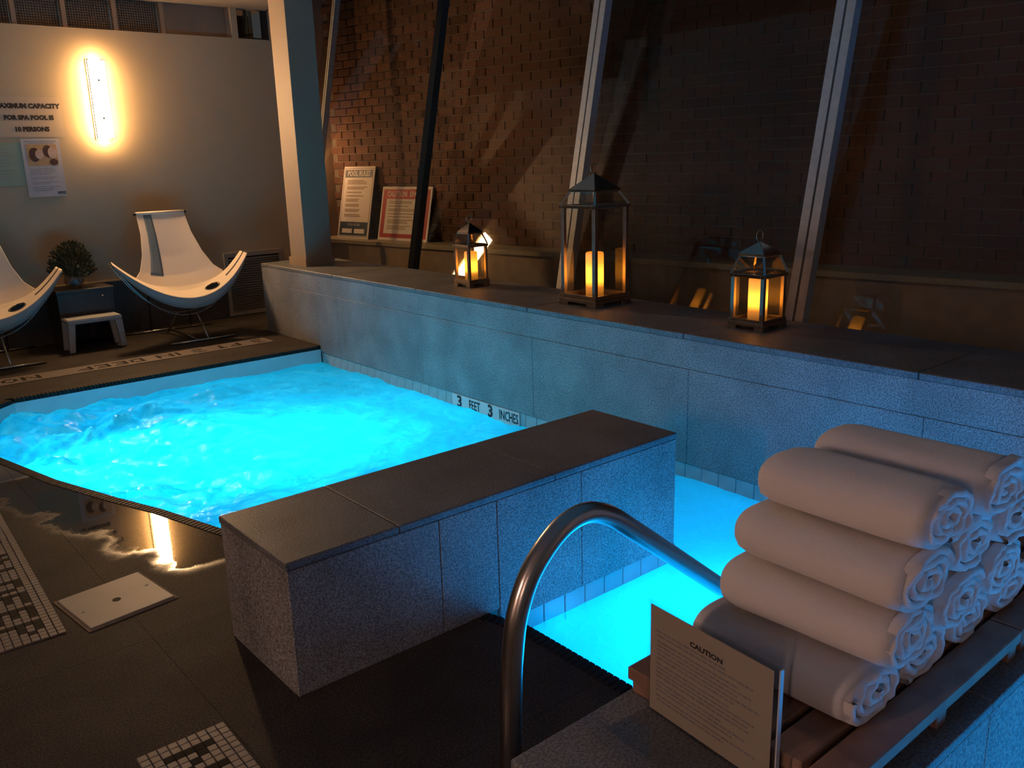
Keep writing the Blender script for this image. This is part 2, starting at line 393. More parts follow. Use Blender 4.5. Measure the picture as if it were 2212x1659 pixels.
# rim tiles, one by one
tile_me = None
def rim_run(pts_fn, n, pitch):
    global tile_me
    if tile_me is None:
        bm = bmesh.new(); bm_box(bm, -RW+.001, .004, -.0118, .0118, -.028, .003); tile_me = done(bm, 'rim_tile', .003)
        tile_me.materials.append(MATS['rim_tile'])
    for k in range(n):
        (x, y), ang = pts_fn(k)
        link('rim_tile', tile_me, None, floor, (x, y, 0), (0, 0, ang))
samples = []
y = 1.10
while y < YF-.02:
    dx = (rimx(y+.01)-rimx(y-.01))/.02
    samples.append(((rimx(y), y), math.atan(-dx)))
    y += .0262/math.sqrt(1+dx*dx)
rim_run(lambda k: samples[k], len(samples), .0262)
nfar = int((XL-1.12)/.0262)
rim_run(lambda k: ((1.13+.0262*k, YF), -math.pi/2), nfar, .0262)
print('rim tiles', len(samples)+nfar)
# bed under the rim and pool walls
def rim_wall():
    bm = bmesh.new(); P = [(rimx(y), y) for y in [YN+.0] + [YN+k*.05 for k in range(1, int((YF-YN)/.05)+1)] + [YF]] + [(XL, YF)]
    top = [bm.verts.new((x, y, -.029)) for x, y in P]; bot = [bm.verts.new((x, y, -1.15)) for x, y in P]
    off = []
    for i, (x, y) in enumerate(P):
        off.append(bm.verts.new((x-.14 if i < len(P)-2 else x, y + (.14 if i >= len(P)-2 else 0), -.029)))
    for i in range(len(P)-1):
        bm.faces.new((top[i], top[i+1], bot[i+1], bot[i])); bm.faces.new((top[i], off[i], off[i+1], top[i+1]))
    bmesh.ops.recalc_face_normals(bm, faces=bm.faces)
    return done(bm, 'wall_pool')
wp = struct(link('wall_pool', rim_wall(), 'basin_tile'))
box('pool_floor', .5, XL, YN, YF, -1.2, -1.15, 'basin_tile', wp)
box('pool_end', .5, XL, YN-.05, YN, -1.2, 0.0, 'basin_tile', wp)

# ------------------------------------------------------------------ ledge wall with stone panels and coping
ledge = struct(empty('wall_right'))
box('core', XL+.022, XG, YN, 7.83, -1.2, ZL-.031, 'stone', ledge)
def panels(parent, axis, fixed, rng, zr, cuts, mat='stone', t=.02, g=.0009):
    """flat cladding panels on a vertical face; axis 'x': face at x=fixed running along y; 'y': face at y=fixed running along x"""
    c = [rng[0]] + [v for v in cuts if rng[0] < v < rng[1]] + [rng[1]]
    for a, b_ in zip(c, c[1:]):
        if axis == 'x': box('panel', fixed, fixed+t, a+g, b_-g, zr[0]+g, zr[1]-g, mat, parent, .002)
        else: box('panel', a+g, b_-g, fixed, fixed+t, zr[0]+g, zr[1]-g, mat, parent, .002)
cl = [2.785+1.2215*k for k in range(-4, 5)]
panels(ledge, 'x', XL, (YN, 7.83), (.461, ZL-.03), [.95, 5.85])
panels(ledge, 'x', XL, (YN, YF), (-.055, .461), cl)
panels(ledge, 'x', XL, (YF, 7.83), (0.0, .461), cl)
box('panel', XL, XG+.2, 7.83, 7.85, 0.0, ZL-.03, 'stone', ledge, .002)
for a, b_ in zip([YN]+[1.6+1.2215*k for k in range(-2, 6)], [1.6+1.2215*k for k in range(-2, 6)]+[7.85]):
    if b_-a > .05: box('coping_slab', XL-.004, XG+.02, a+.002, b_-.002, ZL-.03, ZL, 'coping', ledge, .004)
# tile band at the water line
bm = bmesh.new(); bm_box(bm, 0, .012, -.0525, .0525, -.115, 0); band_me = done(bm, 'band_tile', .0025); band_me.materials.append(MATS['band_tile'])
k = 0; y = YF-.06
while y > .2:
    link('band_tile', band_me, None, ledge, (XL+.006, y, -.057)); y -= .108
boxes('band_backing', [(XL+.014, XL+.022, YN, YF, -1.15, -.055)], 'basin_tile', ledge)

# ------------------------------------------------------------------ the two low stone partitions
def low_wall(name, label, x0, x1, y0, y1, zt, cuts, topcuts, bandfaces):
    t = tag(empty(name, (x0, y0, 0)), label, 'partition wall')
    P = Matrix.Translation((-x0, -y0, 0))
    def bx(nm, a, b_, c, d_, e, f, mat, bev=.002): return box(nm, a-x0, b_-x0, c-y0, d_-y0, e, f, mat, t, bev)
    bx('core', x0+.021, x1-.021, y0+.021, y1-.021, -1.15 if False else 0.0, zt-.026, 'stone', 0)
    bx('core', 1.76, x1-.021, y0+.021, y1-.021, -1.15, 0.0, 'basin_tile', 0)
    g = .0011
    for yy, dy in ((y0, .02), (y1-.02, .02)):
        c = [x0] + list(cuts) + [x1]
        for a, b_ in zip(c, c[1:]):
            lowz = 0.0
            if b_ <= 1.76: bx('panel', a+g, b_-g, yy, yy+dy, 0.0, zt-.028, 'stone')
            else:
                if a < 1.735: bx('panel', a+g, 1.737, yy, yy+dy, 0.0, zt-.028, 'stone'); a = 1.737-g
                bx('panel', a+g, b_-g, yy, yy+dy, -.062, zt-.028, 'stone')
    bx('panel', x0, x0+.02, y0+.022, y1-.022, 0.0, zt-.028, 'stone')
    bx('panel', x1-.02, x1, y0+.022, y1-.022, -.062, zt-.028, 'stone')
    c = [x0-.003] + list(topcuts) + [x1+.003]
    for a, b_ in zip(c, c[1:]):
        o = bx('coping_slab', a+.0002, b_-.0002, y0-.003, y1+.003, zt-.026, zt, 'coping', 0)
        md = o.modifiers.new('bevel', 'BEVEL'); md.width = .005; md.segments = 2; md.limit_method = 'ANGLE'
    bm = bmesh.new(); bm_box(bm, -.0525, .0525, 0, .012, -.112, 0); me = done(bm, 'band_tile', .0025); me.materials.append(MATS['band_tile'])
    x = 1.80
    while x < x1-.03:
        link('band_tile', me, None, t, (x-x0, .008, -.064)); x += .108
    return t
low_wall('stone_partition', 'low grey stone partition wall with dark coping between the bubbling pool and the handrail steps', .966, 2.70, 2.195, 2.675, .438, [1.504, 1.747, 2.155], [1.35, 2.02], None)
low_wall('stone_partition', 'low stone partition wall carrying the slatted trays and rolled towels', .903, 2.75, .585, 1.115, .438, [1.40, 1.747, 2.155], [1.75], None)

# ------------------------------------------------------------------ water
def water():
    x0, x1, y0, y1, st = .60, XL+.005, YN+.01, YF-.001, .022
    nx, ny = int((x1-x0)/st), int((y1-y0)/st)
    bm = bmesh.new(); ch = bm.verts.layers.float.new('churn'); V = {}
    ok = lambda x, y: x > rimx(y)-.03
    for j in range(ny+1):
        y = y0+(y1-y0)*j/ny
        for i in range(nx+1):
            x = x0+(x1-x0)*i/nx
            if not ok(x, y): continue
            # churn: strong over the spa, weak by the steps
            c = min(1, max(0, (y-2.3)/.9))
            left = min(1, max(0, (2.6-x)/1.5))*c
            p = Vector((x, y, 0))
            h = noise.fractal(p*2.2+Vector((3, 1, 0)), 1.0, 2.0, 5)*(.006+.052*c*(.40+.85*left))
            h += abs(noise.noise(p*9.0))*(.001+.020*c*(.35+left))
            h += noise.noise(p*26)*.006*c*(.4+left)
            for sx_, sy_, hh, ww in ((1.62, 6.10, .12, .09), (1.38, 5.85, .09, .07), (1.9, 6.30, .05, .18), (1.2, 5.95, .05, .15), (2.5, 6.45, .035, .2), (1.05, 5.55, .05, .14)):
                dd = ((x-sx_)**2+(y-sy_)**2)/ww**2
                if dd < 6: h += hh*math.exp(-dd)*(.55+.9*abs(noise.noise(p*34)))
            v = bm.verts.new((x, y, ZW+h)); v[ch] = max(.03, c*(.35+.65*left)*(0.55+.9*abs(noise.noise(p*1.3+Vector((9, 4, 2))))))
            V[i, j] = v
    for j in range(ny):
        for i in range(nx):
            q = [V.get(k) for k in ((i, j), (i+1, j), (i+1, j+1), (i, j+1))]
            if None in q: continue
            cx, cy = q[0].co.x+.011, q[0].co.y+.011
            if 1.78 < cx < 2.68 and 2.215 < cy < 2.655: continue
            if 1.78 < cx < 2.73 and .605 < cy < 1.095: continue
            bm.faces.new(q)
    return done(bm, 'pool_water', smooth=True)
tag(link('pool_water', water(), 'water'), 'bright cyan bubbling pool water lit from below', 'water', kind='stuff')
def assumed_pool_light(x, y, label):  # unseen fixtures, assumed from the glow of the water
    t = tag(empty('assumed_pool_light', (x, y, -1.15)), label, 'pool light', 'assumed underwater pool lights')
    link('lamp_ring', lathe('lamp_ring', [(.12, 0), (.12, .02), (.10, .03)]), 'lamp_ring', t)
    link('lens', lathe('lens', [(.085, .031), (.085, .04), (.03, .05)]), 'lamp_lens', t)
assumed_pool_light(2.20, 4.90, 'assumed underwater light in the middle of the bubbling pool')
assumed_pool_light(2.45, 1.60, 'assumed underwater light beside the handrail steps')
assumed_pool_light(2.35, -.95, 'assumed underwater light nearest the camera beyond the towels')

# ------------------------------------------------------------------ back wall, ceiling, left wall
wb = struct(empty('wall_back'))
ZT = 2.775
box('plaster', -2.6, 4.62, YB, YB+.12, 0, ZT, 'wall_paint', wb)
box('plaster', 4.335, 4.62, YB, YB+.12, ZT, ZC, 'wall_paint', wb)
db = struct(empty('baseboard_back'))
box('dado_face', -2.6, 3.55, YB-.05, YB, 0, .50, 'dado', db)
box('dado_cap', -2.6, 3.55, YB-.065, YB, .50, .515, 'sill_stone', db, .003)
tr = struct(empty('trim_1'))
BX = [1.56, 1.978, 2.385, 2.822, 3.255, 3.90]
for x in BX: box('transom_post', x-.02, x+.02, YB+.03, YB+.09, ZT, ZC, 'column_paint', tr)
box('transom_post', 3.92, 3.985, YB+.0, YB+.10, ZT, ZC, 'wall_paint', tr)
for k, (a, b_) in enumerate(zip(BX, BX[1:])):
    if k < 4:
        box('screen_panel', a+.02, b_-.02, YB+.12, YB+.13, ZT, ZC, 'screen', tr)
        L = []
        for q in range(1, int((b_-a-.04)/.022)): L.append((a+.02+q*.022-.002, a+.02+q*.022+.002, YB+.07, YB+.074, ZT, ZC))
        for q in range(1, 14): L.append((a+.02, b_-.02, YB+.069, YB+.073, ZT+q*.022-.002, ZT+q*.022+.002))
        o = boxes('mesh_screen', L, 'wire', tr); o['kind'] = 'stuff'
    else: box('plain_panel', a+.02, b_-.02, YB+.05, YB+.06, ZT, ZC, 'tan_panel', tr)
w5 = struct(empty('window_5'))
box('window_frame', 3.985, 4.335, YB+.05, YB+.09, ZT, ZT+.02, 'dark_frame', w5)
box('window_frame', 3.985, 4.005, YB+.05, YB+.09, ZT+.02, ZC, 'dark_frame', w5)
box('window_frame', 4.275, 4.335, YB+.05, YB+.09, ZT+.02, ZC, 'dark_frame', w5)
box('recess', 3.985, 4.335, YB+.45, YB+.47, ZT-.2, ZC+.6, 'void', w5)
bars('window_bar', [((4.08, YB+.10, ZT+.02), (4.115, YB+.10, ZC))], .018, 'dark_frame', w5)
bars('window_bar', [((4.0, YB+.11, ZT+.03), (4.19, YB+.11, ZT+.06))], .014, 'dark_frame', w5)
for q in (0, 1): box('pale_strip', 4.118+q*.048, 4.156+q*.048, YB+.13, YB+.14, ZT-.1, ZC+.3, 'sill_stone', w5)  # two pale upright strips behind the pane
box('pane', 4.005, 4.275, YB+.066, YB+.072, ZT+.02, ZC, 'window_glass', w5)
struct(box('ceiling', -2.6, 4.30, YN, YB+.5, ZC, ZC+.08, 'ceiling_paint'))
struct(box('trim_2', 4.30, 5.95, YN, YB+.75, ZR, ZR+.08, 'dado'))
struct(box('trim_3', 4.26, 4.30, YN, YB+.12, ZC+.08, ZR, 'dado'))
struct(box('wall_left', -2.72, -2.6, YN, YB+.12, 0, ZC, 'wall_paint'))

# ------------------------------------------------------------------ leaning glass bays
MX0 = 4.36
def gx(z): return MX0 + LEAN*(z-ZL)
YM = [0.757, 2.696, 4.588, 6.540, 8.457]
PX0, PLEAN = 4.41, .34            # the panes rake back further than the posts
def pgx(z, l): return PX0 + l*(z-ZL)
def mull(name, y, w, parent, mats, zt=ZR):
    d_ = .035
    off = 0
    for nm, a, b_, mt, dd in mats:
        bm = bmesh.new()
        pts = []
        for z in (ZL-.10, zt):
            for xx in (gx(z)-dd, gx(z)+.03):
                for yy in (y+a*w, y+b_*w): pts.append(bm.verts.new((xx, yy, z)))
        for f in ((0, 1, 3, 2), (4, 6, 7, 5), (0, 4, 5, 1), (2, 3, 7, 6), (0, 2, 6, 4), (1, 5, 7, 3)): bm.faces.new([pts[i] for i in f])
        link(nm, done(bm, nm), mt, parent)
LIGHT = (('mullion', -.5, -.06, 'aluminium', .035), ('gasket', -.06, .06, 'gasket', .018), ('mullion', .06, .5, 'aluminium', .035))
DARK = (('mullion', -.5, .5, 'dark_frame', .035),)
THIN = (('mullion', -.5, -.1, 'aluminium', .03), ('gasket', -.1, .1, 'gasket', .01), ('mullion', .1, .5, 'aluminium', .03))
def pane(y0, y1, parent, l=PLEAN):
    bm = bmesh.new(); pts = []
    for z in (ZL-.10, 3.55):
        for xx in (pgx(z, l), pgx(z, l)+.008):
            for yy in (y0, y1): pts.append(bm.verts.new((xx, yy, z)))
    for f in ((0, 1, 3, 2), (4, 6, 7, 5), (0, 4, 5, 1), (2, 3, 7, 6), (0, 2, 6, 4), (1, 5, 7, 3)): bm.faces.new([pts[i] for i in f])
    link('pane', done(bm, 'pane'), 'window_glass', parent)
edges = [YN] + YM + [9.3]
for n in range(len(edges)-1):
    w = struct(empty('window_%d' % (n+1) if n < 4 else 'window_%d' % (n+2)))
    pane(edges[n]+.006, edges[n+1]-.006, w, .43 if n == 3 else PLEAN)
    if n < len(YM):
        y = edges[n+1]
        if n == 3: mull('mullion', y, .085, w, DARK)
        elif n == 4: mull('mullion', y, .06, w, THIN)
        else: mull('mullion', y, .115, w, LIGHT)

# ------------------------------------------------------------------ brick wall outside the glass, with sill
BANG = math.atan2(.14, 1.0)
def px(y): return 5.62+(7.0-y)*.14
bw = struct(empty('wall_brick', (px(7.0), 7.0, 0), BANG))    # local +y runs along the wall
box('mortar_bed', .012, .20, -8.6, 2.6, -.2, 3.62, 'mortar', bw)
bl, bh, jt = .232, .074, .011
brick_mes = []
for k in range(3):
    bm = bmesh.new(); bm_box(bm, 0, .10, -bl/2+jt/2, bl/2-jt/2, 0, bh); me = done(bm, 'brick', .004)
    m2 = MATS['brick'].copy(); cr = [n for n in m2.node_tree.nodes if n.type == 'VALTORGB'][0].color_ramp
    f = (1.0, .72, 1.22)[k]
    for e in cr.elements: e.color = tuple(c*f for c in e.color[:3]) + (1,)
    me.materials.append(m2); brick_mes.append(me)
rest = [bmesh.new() for _ in range(3)]
rows = int((3.6-.70)/(bh+jt)); cnt = 0
for r_ in range(rows):
    z = .70+r_*(bh+jt)
    for c in range(-36, 13):
        y = c*bl+(bl/2 if r_ % 2 else 0)
        k = random.choice((0, 0, 1, 2)); dx = random.uniform(-.003, .003)
        if .0 < y < 2.33 and z < 3.13 and cnt < 300:
            link('brick', brick_mes[k], None, bw, (dx, y, z)); cnt += 1
        elif y < 2.5: bm_box(rest[k], dx, .10, y-bl/2+jt/2, y+bl/2-jt/2, z, z+bh)
print('bricks', cnt)
bm = rest[0]
for q in (1, 2):
    me = bpy.data.meshes.new('t'); rest[q].to_mesh(me); rest[q].free()
    bm.from_mesh(me); bpy.data.meshes.remove(me)
o = link('brickwork', done(bm, 'brickwork'), 'brick', bw); o['kind'] = 'stuff'
box('low_wall', -.29, .012, -8.6, 2.6, -.2, .645, 'plaster', bw)
box('sill', -.33, .0, -8.6, 2.6, .645, .690, 'sill_stone', bw, .004)
box('ground', -1.0, -.29, -8.6, 2.6, -.25, -.2, 'plaster', bw)

struct(box('wall_end', 4.62, 5.34, 9.50, 9.60, -.2, ZR, 'plaster'))  # unseen wall added to carry the assumed lamp
t = tag(empty('assumed_lamp', (4.80, 9.50, 1.62)), 'assumed round outdoor lamp, unseen behind the column, added to light the bricks and signs', 'wall lamp')  # assumed lamp out of view, added as warm light for bricks and signs
link('lamp_base', lathe('lamp_base', [(.085, 0), (.085, .025), (.07, .035)]), 'dark_frame', t, (0, -.001, 0), (math.pi/2, 0, 0))
link('lamp_globe', lathe('lamp_globe', [(.06, .036), (.068, .07), (.058, .105), (.03, .125)]), 'assumed_lamp_light', t, (0, 0, 0), (math.pi/2, 0, 0))

# ------------------------------------------------------------------ column on the ledge
c = tag(empty('column', (3.79, 7.36, ZL)), 'square cream column standing on the stone ledge', 'column')
box('shaft', -.132, .132, -.15, .15, 0, ZC-ZL, 'column_paint', c, .003)
for a in ((-.145, -.132, -.163, .163), (.132, .145, -.163, .163), (-.132, .132, -.163, -.15), (-.132, .132, .15, .163)):
    box('base_trim', *a, 0, .07, 'column_paint', c)

# ------------------------------------------------------------------ lanterns and candles
def lantern(cx, cy, w, zs, zr, za, zring, label, group='metal candle lanterns on the ledge'):
    t = tag(empty('lantern', (cx, cy, ZL)), label, 'lantern', group)
    h = w/2; bh_ = .012+.024*w/.2; ft = .02; p = .011+.05*w; k = h-p*.6
    zb = ft+bh_
    # base: tray frame on four corner feet
    boxes('base', [(-h*1.06, h*1.06, -h*1.06, h*1.06, ft, ft+.022)], 'bronze', t, .003)
    boxes('base_rim', [(-h*1.03, h*1.03, -h*1.03, -h*1.03+p, ft+.022, zb), (-h*1.03, h*1.03, h*1.03-p, h*1.03, ft+.022, zb),
                       (-h*1.03, -h*1.03+p, -h*1.03+p, h*1.03-p, ft+.022, zb), (h*1.03-p, h*1.03, -h*1.03+p, h*1.03-p, ft+.022, zb)], 'bronze', t, .002)
    f = w*.26
    for sx_ in (-1, 1):
        for sy_ in (-1, 1):
            a, b_ = sorted((sx_*h*1.06, sx_*(h*1.06-f))); c_, d_ = sorted((sy_*h*1.06, sy_*(h*1.06-f)))
            box('foot', a, b_, c_, d_, 0, ft, 'bronze', t, .002)
            box('post', sx_*k-p/2, sx_*k+p/2, sy_*k-p/2, sy_*k+p/2, zb, zs, 'bronze', t, .0015)
    rt = .018
    boxes('top_rail', [(-h*1.04, h*1.04, -h*1.04, -h*1.04+p*1.2, zs, zs+rt), (-h*1.04, h*1.04, h*1.04-p*1.2, h*1.04, zs, zs+rt),
                       (-h*1.04, -h*1.04+p*1.2, -h*1.04+p*1.2, h*1.04-p*1.2, zs, zs+rt), (h*1.04-p*1.2, h*1.04, -h*1.04+p*1.2, h*1.04-p*1.2, zs, zs+rt)], 'polished', t, .002)
    for s_ in (-1, 1):
        box('pane', s_*k-.0015, s_*k+.0015, -k+p/2, k-p/2, zb, zs, 'lantern_glass', t)
        box('pane', -k+p/2, k-p/2, s_*k-.0015, s_*k+.0015, zb, zs, 'lantern_glass', t)
    q = h*.70
    L = [((sx_*h*.99, sy_*h*.99, zs+rt), (sx_*q, sy_*q, zr)) for sx_ in (-1, 1) for sy_ in (-1, 1)]
    for a, b_ in L: bars('hip_bar', [(a, b_)], p*.55, 'polished', t)
    for ang in range(4):
        R = Matrix.Rotation(ang*math.pi/2, 4, 'Z'); bm = bmesh.new()
        a = [(-h*.95, -h*.97, zs+rt), (h*.95, -h*.97, zs+rt), (q*.96, -q*.98, zr), (-q*.96, -q*.98, zr)]
        vs = [bm.verts.new(R @ Vector(v)) for v in a] + [bm.verts.new(R @ (Vector(v)+Vector((0, .0025, .001)))) for v in a]
        for fc in ((0, 1, 2, 3), (7, 6, 5, 4), (0, 4, 5, 1), (1, 5, 6, 2), (2, 6, 7, 3), (3, 7, 4, 0)): bm.faces.new([vs[i] for i in fc])
        link('shoulder_pane', done(bm, 'shoulder_pane'), 'lantern_glass', t)
    # roof: rim and four-sided pyramid
    e = q*1.08
    rf = boxes('roof', [(-e, e, -e, e, zr, zr+.014)], 'polished', t, .002)
    bm = bmesh.new(); v = [bm.verts.new(c_) for c_ in ((-e, -e, zr+.014), (e, -e, zr+.014), (e, e, zr+.014), (-e, e, zr+.014))]; a = bm.verts.new((0, 0, za))
    for i in range(4): bm.faces.new((v[i], v[(i+1) % 4], a))
    bm.faces.new(v[::-1]); link('roof_pyramid', done(bm, 'roof_pyramid'), 'polished', rf)
    r_ = (zring-za)/2
    link('ring', tube_mesh('ring', [(r_*math.cos(u), r_*.15, za+r_*.96+r_*math.sin(u)) for u in [2*math.pi*i/20 for i in range(20)]], .0022, 6, True), 'bronze', t)
    return t
def candle(cx, cy, z, r_, h_, label):
    prof = [(r_*.96, 0), (r_, .006), (r_, h_-.012), (r_*.96, h_-.003), (r_*.85, h_), (r_*.72, h_-.004), (r_*.5, h_-.016)]
    t = tag(link('pillar_candle', lathe('pillar_candle', prof), 'candle_wax', None, (cx, cy, z)), label, 'candle', 'glowing pillar candles in the lanterns')
    link('wick', tube_mesh('wick', [(0, 0, h_-.017), (.001, 0, h_-.004)], .0015, 6), 'ink', t)
    return t
lantern(3.875, 5.07, .178, .285, .375, .455, .505, 'small metal lantern nearest the column, left of the tall one')
lantern(3.90, 3.84, .300, .590, .685, .795, .850, 'tall metal lantern in the middle of the ledge')
lantern(3.895, 2.645, .205, .270, .375, .448, .505, 'small metal lantern on the ledge nearest the towels')
candle(3.875, 5.07, ZL+.043, .048, .205, 'glowing candle in the small lantern nearest the column')
candle(3.90, 3.84, ZL+.043, .056, .275, 'glowing candle in the tall middle lantern')
candle(3.895, 2.645, ZL+.043, .050, .215, 'glowing candle in the small lantern nearest the towels')

# ------------------------------------------------------------------ leaning signs behind the glass
def lean_sign(name, label, yc, w, h, mat):
    t = tag(empty(name), label, 'sign')
    lean = math.radians(13)
    n = Vector((-math.cos(BANG), -math.sin(BANG), 0)); along = Vector((math.sin(BANG), -math.cos(BANG), 0))  # along = reading direction
    up = Vector((0, 0, 1))*math.cos(lean) - n*math.sin(lean)
    foot = Vector((px(yc), yc, .691)) + n*(math.sin(lean)*h+.030)
    M = frame(foot, along, up)
    t.matrix_world = M
    box('board', -w/2, w/2, 0, h, -.012, 0, mat, t, .002)
    return t, w, h
I4 = lambda x, y, z=.001: Matrix.Translation((x, y, z))
t, w, h = lean_sign('pool_rules_sign', 'white and navy POOL RULES sign leaning on the bricks', 8.97, .555, .82, 'paper')
boxes('border_line', [(-w/2+.02, w/2-.02, h-.026, h-.022, 0, .001), (-w/2+.02, w/2-.02, .022, .026, 0, .001), (-w/2+.02, -w/2+.024, .026, h-.026, 0, .001), (w/2-.024, w/2-.02, .026, h-.026, 0, .001)], 'ink', t)
boxes('header_band', [(-w/2+.035, w/2-.035, h-.125, h-.04, 0, .001)], 'print_navy', t)
text('lettering', 'POOL RULES', .082, 'paper', t, I4(0, h-.083, .0012), bold=.002, sx=.88)
boxes('footer_band', [(-w/2+.03, w/2-.03, .035, .19, 0, .001)], 'print_navy', t)
text('lettering', 'POOL HOURS', .04, 'paper_blue', t, I4(0, .158, .0012), sx=.9)
boxes('label_plate', [(-.20, -.02, .062, .112, .001, .002), (.02, .20, .062, .112, .001, .002)], 'paper', t)
L = []; yy = h-.155
for grp in (3, 2, 1, 1, 2, 2, 2, 2):
    for q in range(grp):
        L.append((-.19, -.19+random.uniform(.22, .38), yy-.010, yy, 0, .0008)); yy -= .018
    yy -= .022
boxes('printed_lines', [l for l in L if l[2] > .20], 'ink_brown', t)
t, w, h = lean_sign('caution_sign', 'red bordered CAUTION spa sign leaning beside the POOL RULES sign', 8.185, .81, .59, 'paper')
boxes('red_border', [(-w/2+.025, w/2-.025, h-.135, h-.03, 0, .001), (-w/2+.025, w/2-.025, .03, .075, 0, .001), (-w/2+.025, -w/2+.085, .075, h-.135, 0, .001), (w/2-.085, w/2-.025, .075, h-.135, 0, .001)], 'print_red', t)
text('lettering', 'CAUTION  SPA USE', .085, 'paper', t, I4(0, h-.085, .0012), bold=.0015, sx=.86)
L = []; yy = h-.16
for grp in (2, 1, 2, 1, 1, 3, 3):
    for q in range(grp): L.append((-.27, -.27+random.uniform(.30, .52), yy-.008, yy, 0, .0008)); yy -= .017
    yy -= .016
boxes('printed_lines', [l for l in L if l[2] > .09], 'ink_brown', t)

# ------------------------------------------------------------------ wall sconces
def sconce(loc, rz, label, dim=''):
    t = tag(empty('wall_sconce', loc, rz), label, 'wall lamp', 'warm wall sconces')      # local -y faces the room
    box('back_plate', -.07, .07, -.012, -.001, -.352, .352, 'vent_white', t, .002)
    box('light_box', -.045, .045, -.075, -.0125, -.352, .352, 'sconce_light'+dim, t, .003)
    box('front_panel', -.074, .074, -.095, -.086, -.335, .335, 'sconce_panel'+dim, t, .002)
    box('light_block', -.073, .073, -.0855, -.080, -.334, .334, 'vent_white', t)  # added plate, keeps the panel's back from lighting the wall
    bm = bmesh.new()
    for a in ((-.080, .080, .335, .342), (-.080, .080, -.342, -.335), (-.0805, -.0745, -.335, .335), (.0745, .0805, -.335, .335)): bm_box(bm, a[0], a[1], -.097, -.084, a[2], a[3])
    link('panel_edge', done(bm, 'panel_edge'), 'dark_frame', t)
    for z in (-.165, .165):
        link('screw_knob', lathe('screw_knob', [(.011, 0), (.011, .006), (.007, .009)], 12), 'dark_frame', t, (0, -.095, z), (math.pi/2, 0, 0))
    return t
sconce((2.565, YB, 2.16), 0, 'glowing rectangular sconce on the cream back wall')
sconce((-2.6, 1.5, 1.75), math.pi/2, 'unseen sconce added on the left wall to warm the towels', '_fill')  # added out of view as warm light for the towels
sconce((-2.6, -1.1, 1.75), math.pi/2, 'unseen sconce added at the near end of the left wall to soften the card shadow', '_fill2')  # second added lamp, splits the shadow behind the card

# ------------------------------------------------------------------ notices on the back wall
FB = frame((0, 0, 0), (1, 0, 0), (0, 0, 1))       # text plane facing -y
def notice(name, label, x0, x1, z0, z1, mat, dy=.002):
    t = tag(empty(name, ((x0+x1)/2, YB-dy, (z0+z1)/2)), label, 'notice'); w, h = (x1-x0)/2, (z1-z0)/2
    box('sheet', -w, w, -.0012, 0, -h, h, mat, t)
    return t, w, h
def onw(x, z, dy=-.0016): return frame((x, dy, z), (1, 0, 0), (0, 0, 1))
t, w, h = notice('capacity_notice', 'cream paper notice about maximum capacity of the spa pool', 1.62, 2.235, 1.835, 2.175, 'paper_cream')
cx = (1.62+2.235)/2
for s, z, wd, px_ in (('MAXIMUM CAPACITY', 2.098, .062, 1.965), ('FOR SPA POOL IS', 2.0, .060, 1.965), ('10 PERSONS', 1.902, .060, 1.975)):
    text('lettering', s, wd*.86, 'ink', t, onw(px_-cx, z-2.005), bold=.0036)
t, w, h = notice('resuscitation_poster', 'pale blue poster with a printed photo below the capacity notice', 1.865, 2.18, 1.315, 1.822, 'paper_blue', .0045)
def wdisc(nm, mat, x, z, rx, ry, dy):
    bm = bmesh.new(); disc(bm, frame((x, dy, z), (1, 0, 0), (0, 0, 1)), rx, ry); link(nm, done(bm, nm), mat, t)
box('printed_photo', -.122, .125, -.0022, -.0012, .02, .205, 'print_tan', t)
wdisc('printed_shape', 'print_hair', -.062, .115, .045, .062, -.0023)
wdisc('printed_shape', 'print_skin', -.022, .118, .034, .042, -.0030)
wdisc('printed_shape', 'print_hair', .048, .145, .040, .052, -.0024)
wdisc('printed_shape', 'print_skin', .085, .132, .036, .050, -.0031)
wdisc('printed_shape', 'print_hair', .088, .050, .036, .028, -.0025)
L = [(-.13, .13, -.0020, -.0012, .226, .234), (-.10, .11, -.0020, -.0012, .210, .217)]
zz = -.005
for q in range(11): L.append((-.12, -.12+random.uniform(.15, .24), -.0020, -.0012, zz-.004, zz)); zz -= random.choice((.015, .016, .026))
boxes('printed_header', L[:2], 'ink_soft', t)
boxes('printed_lines', [l for l in L[2:] if l[4] > -.225], 'ink_soft', t)
text('lettering', 'NYC', .032, 'ink', t, onw(.118, -.222, -.002), bold=.002)
t, w, h = notice('green_notice', 'pale green sheet at the left edge beside the blue poster', 1.50, 1.872, 1.42, 1.79, 'paper_green')
boxes('printed_lines', [(-.15, .10+random.uniform(-.05, .05), -.0018, -.0012, .13-q*.03, .135-q*.03) for q in range(9)], 'ink_soft', t)

# ------------------------------------------------------------------ wall vent
t = tag(empty('wall_vent', (3.90, YB, .33)), 'louvred air vent low on the back wall behind the ledge end', 'vent')
box('duct', -.29, .29, -.012, -.001, -.31, .30, 'void', t)
for a in ((-.325, .325, .285, .335), (-.325, .325, -.325, -.29), (-.325, -.285, -.29, .285), (.285, .325, -.29, .285)): box('frame', a[0], a[1], -.03, 0, a[2], a[3], 'vent_white', t, .003)
bm = bmesh.new(); bm_box(bm, -.285, .285, -.002, .002, -.010, .010, Matrix.Rotation(math.radians(35), 4, 'X')); me = done(bm, 'slat'); me.materials.append(MATS['vent_white'])
for q in range(23): link('slat', me, None, t, (0, -.02, -.278+q*.0245))

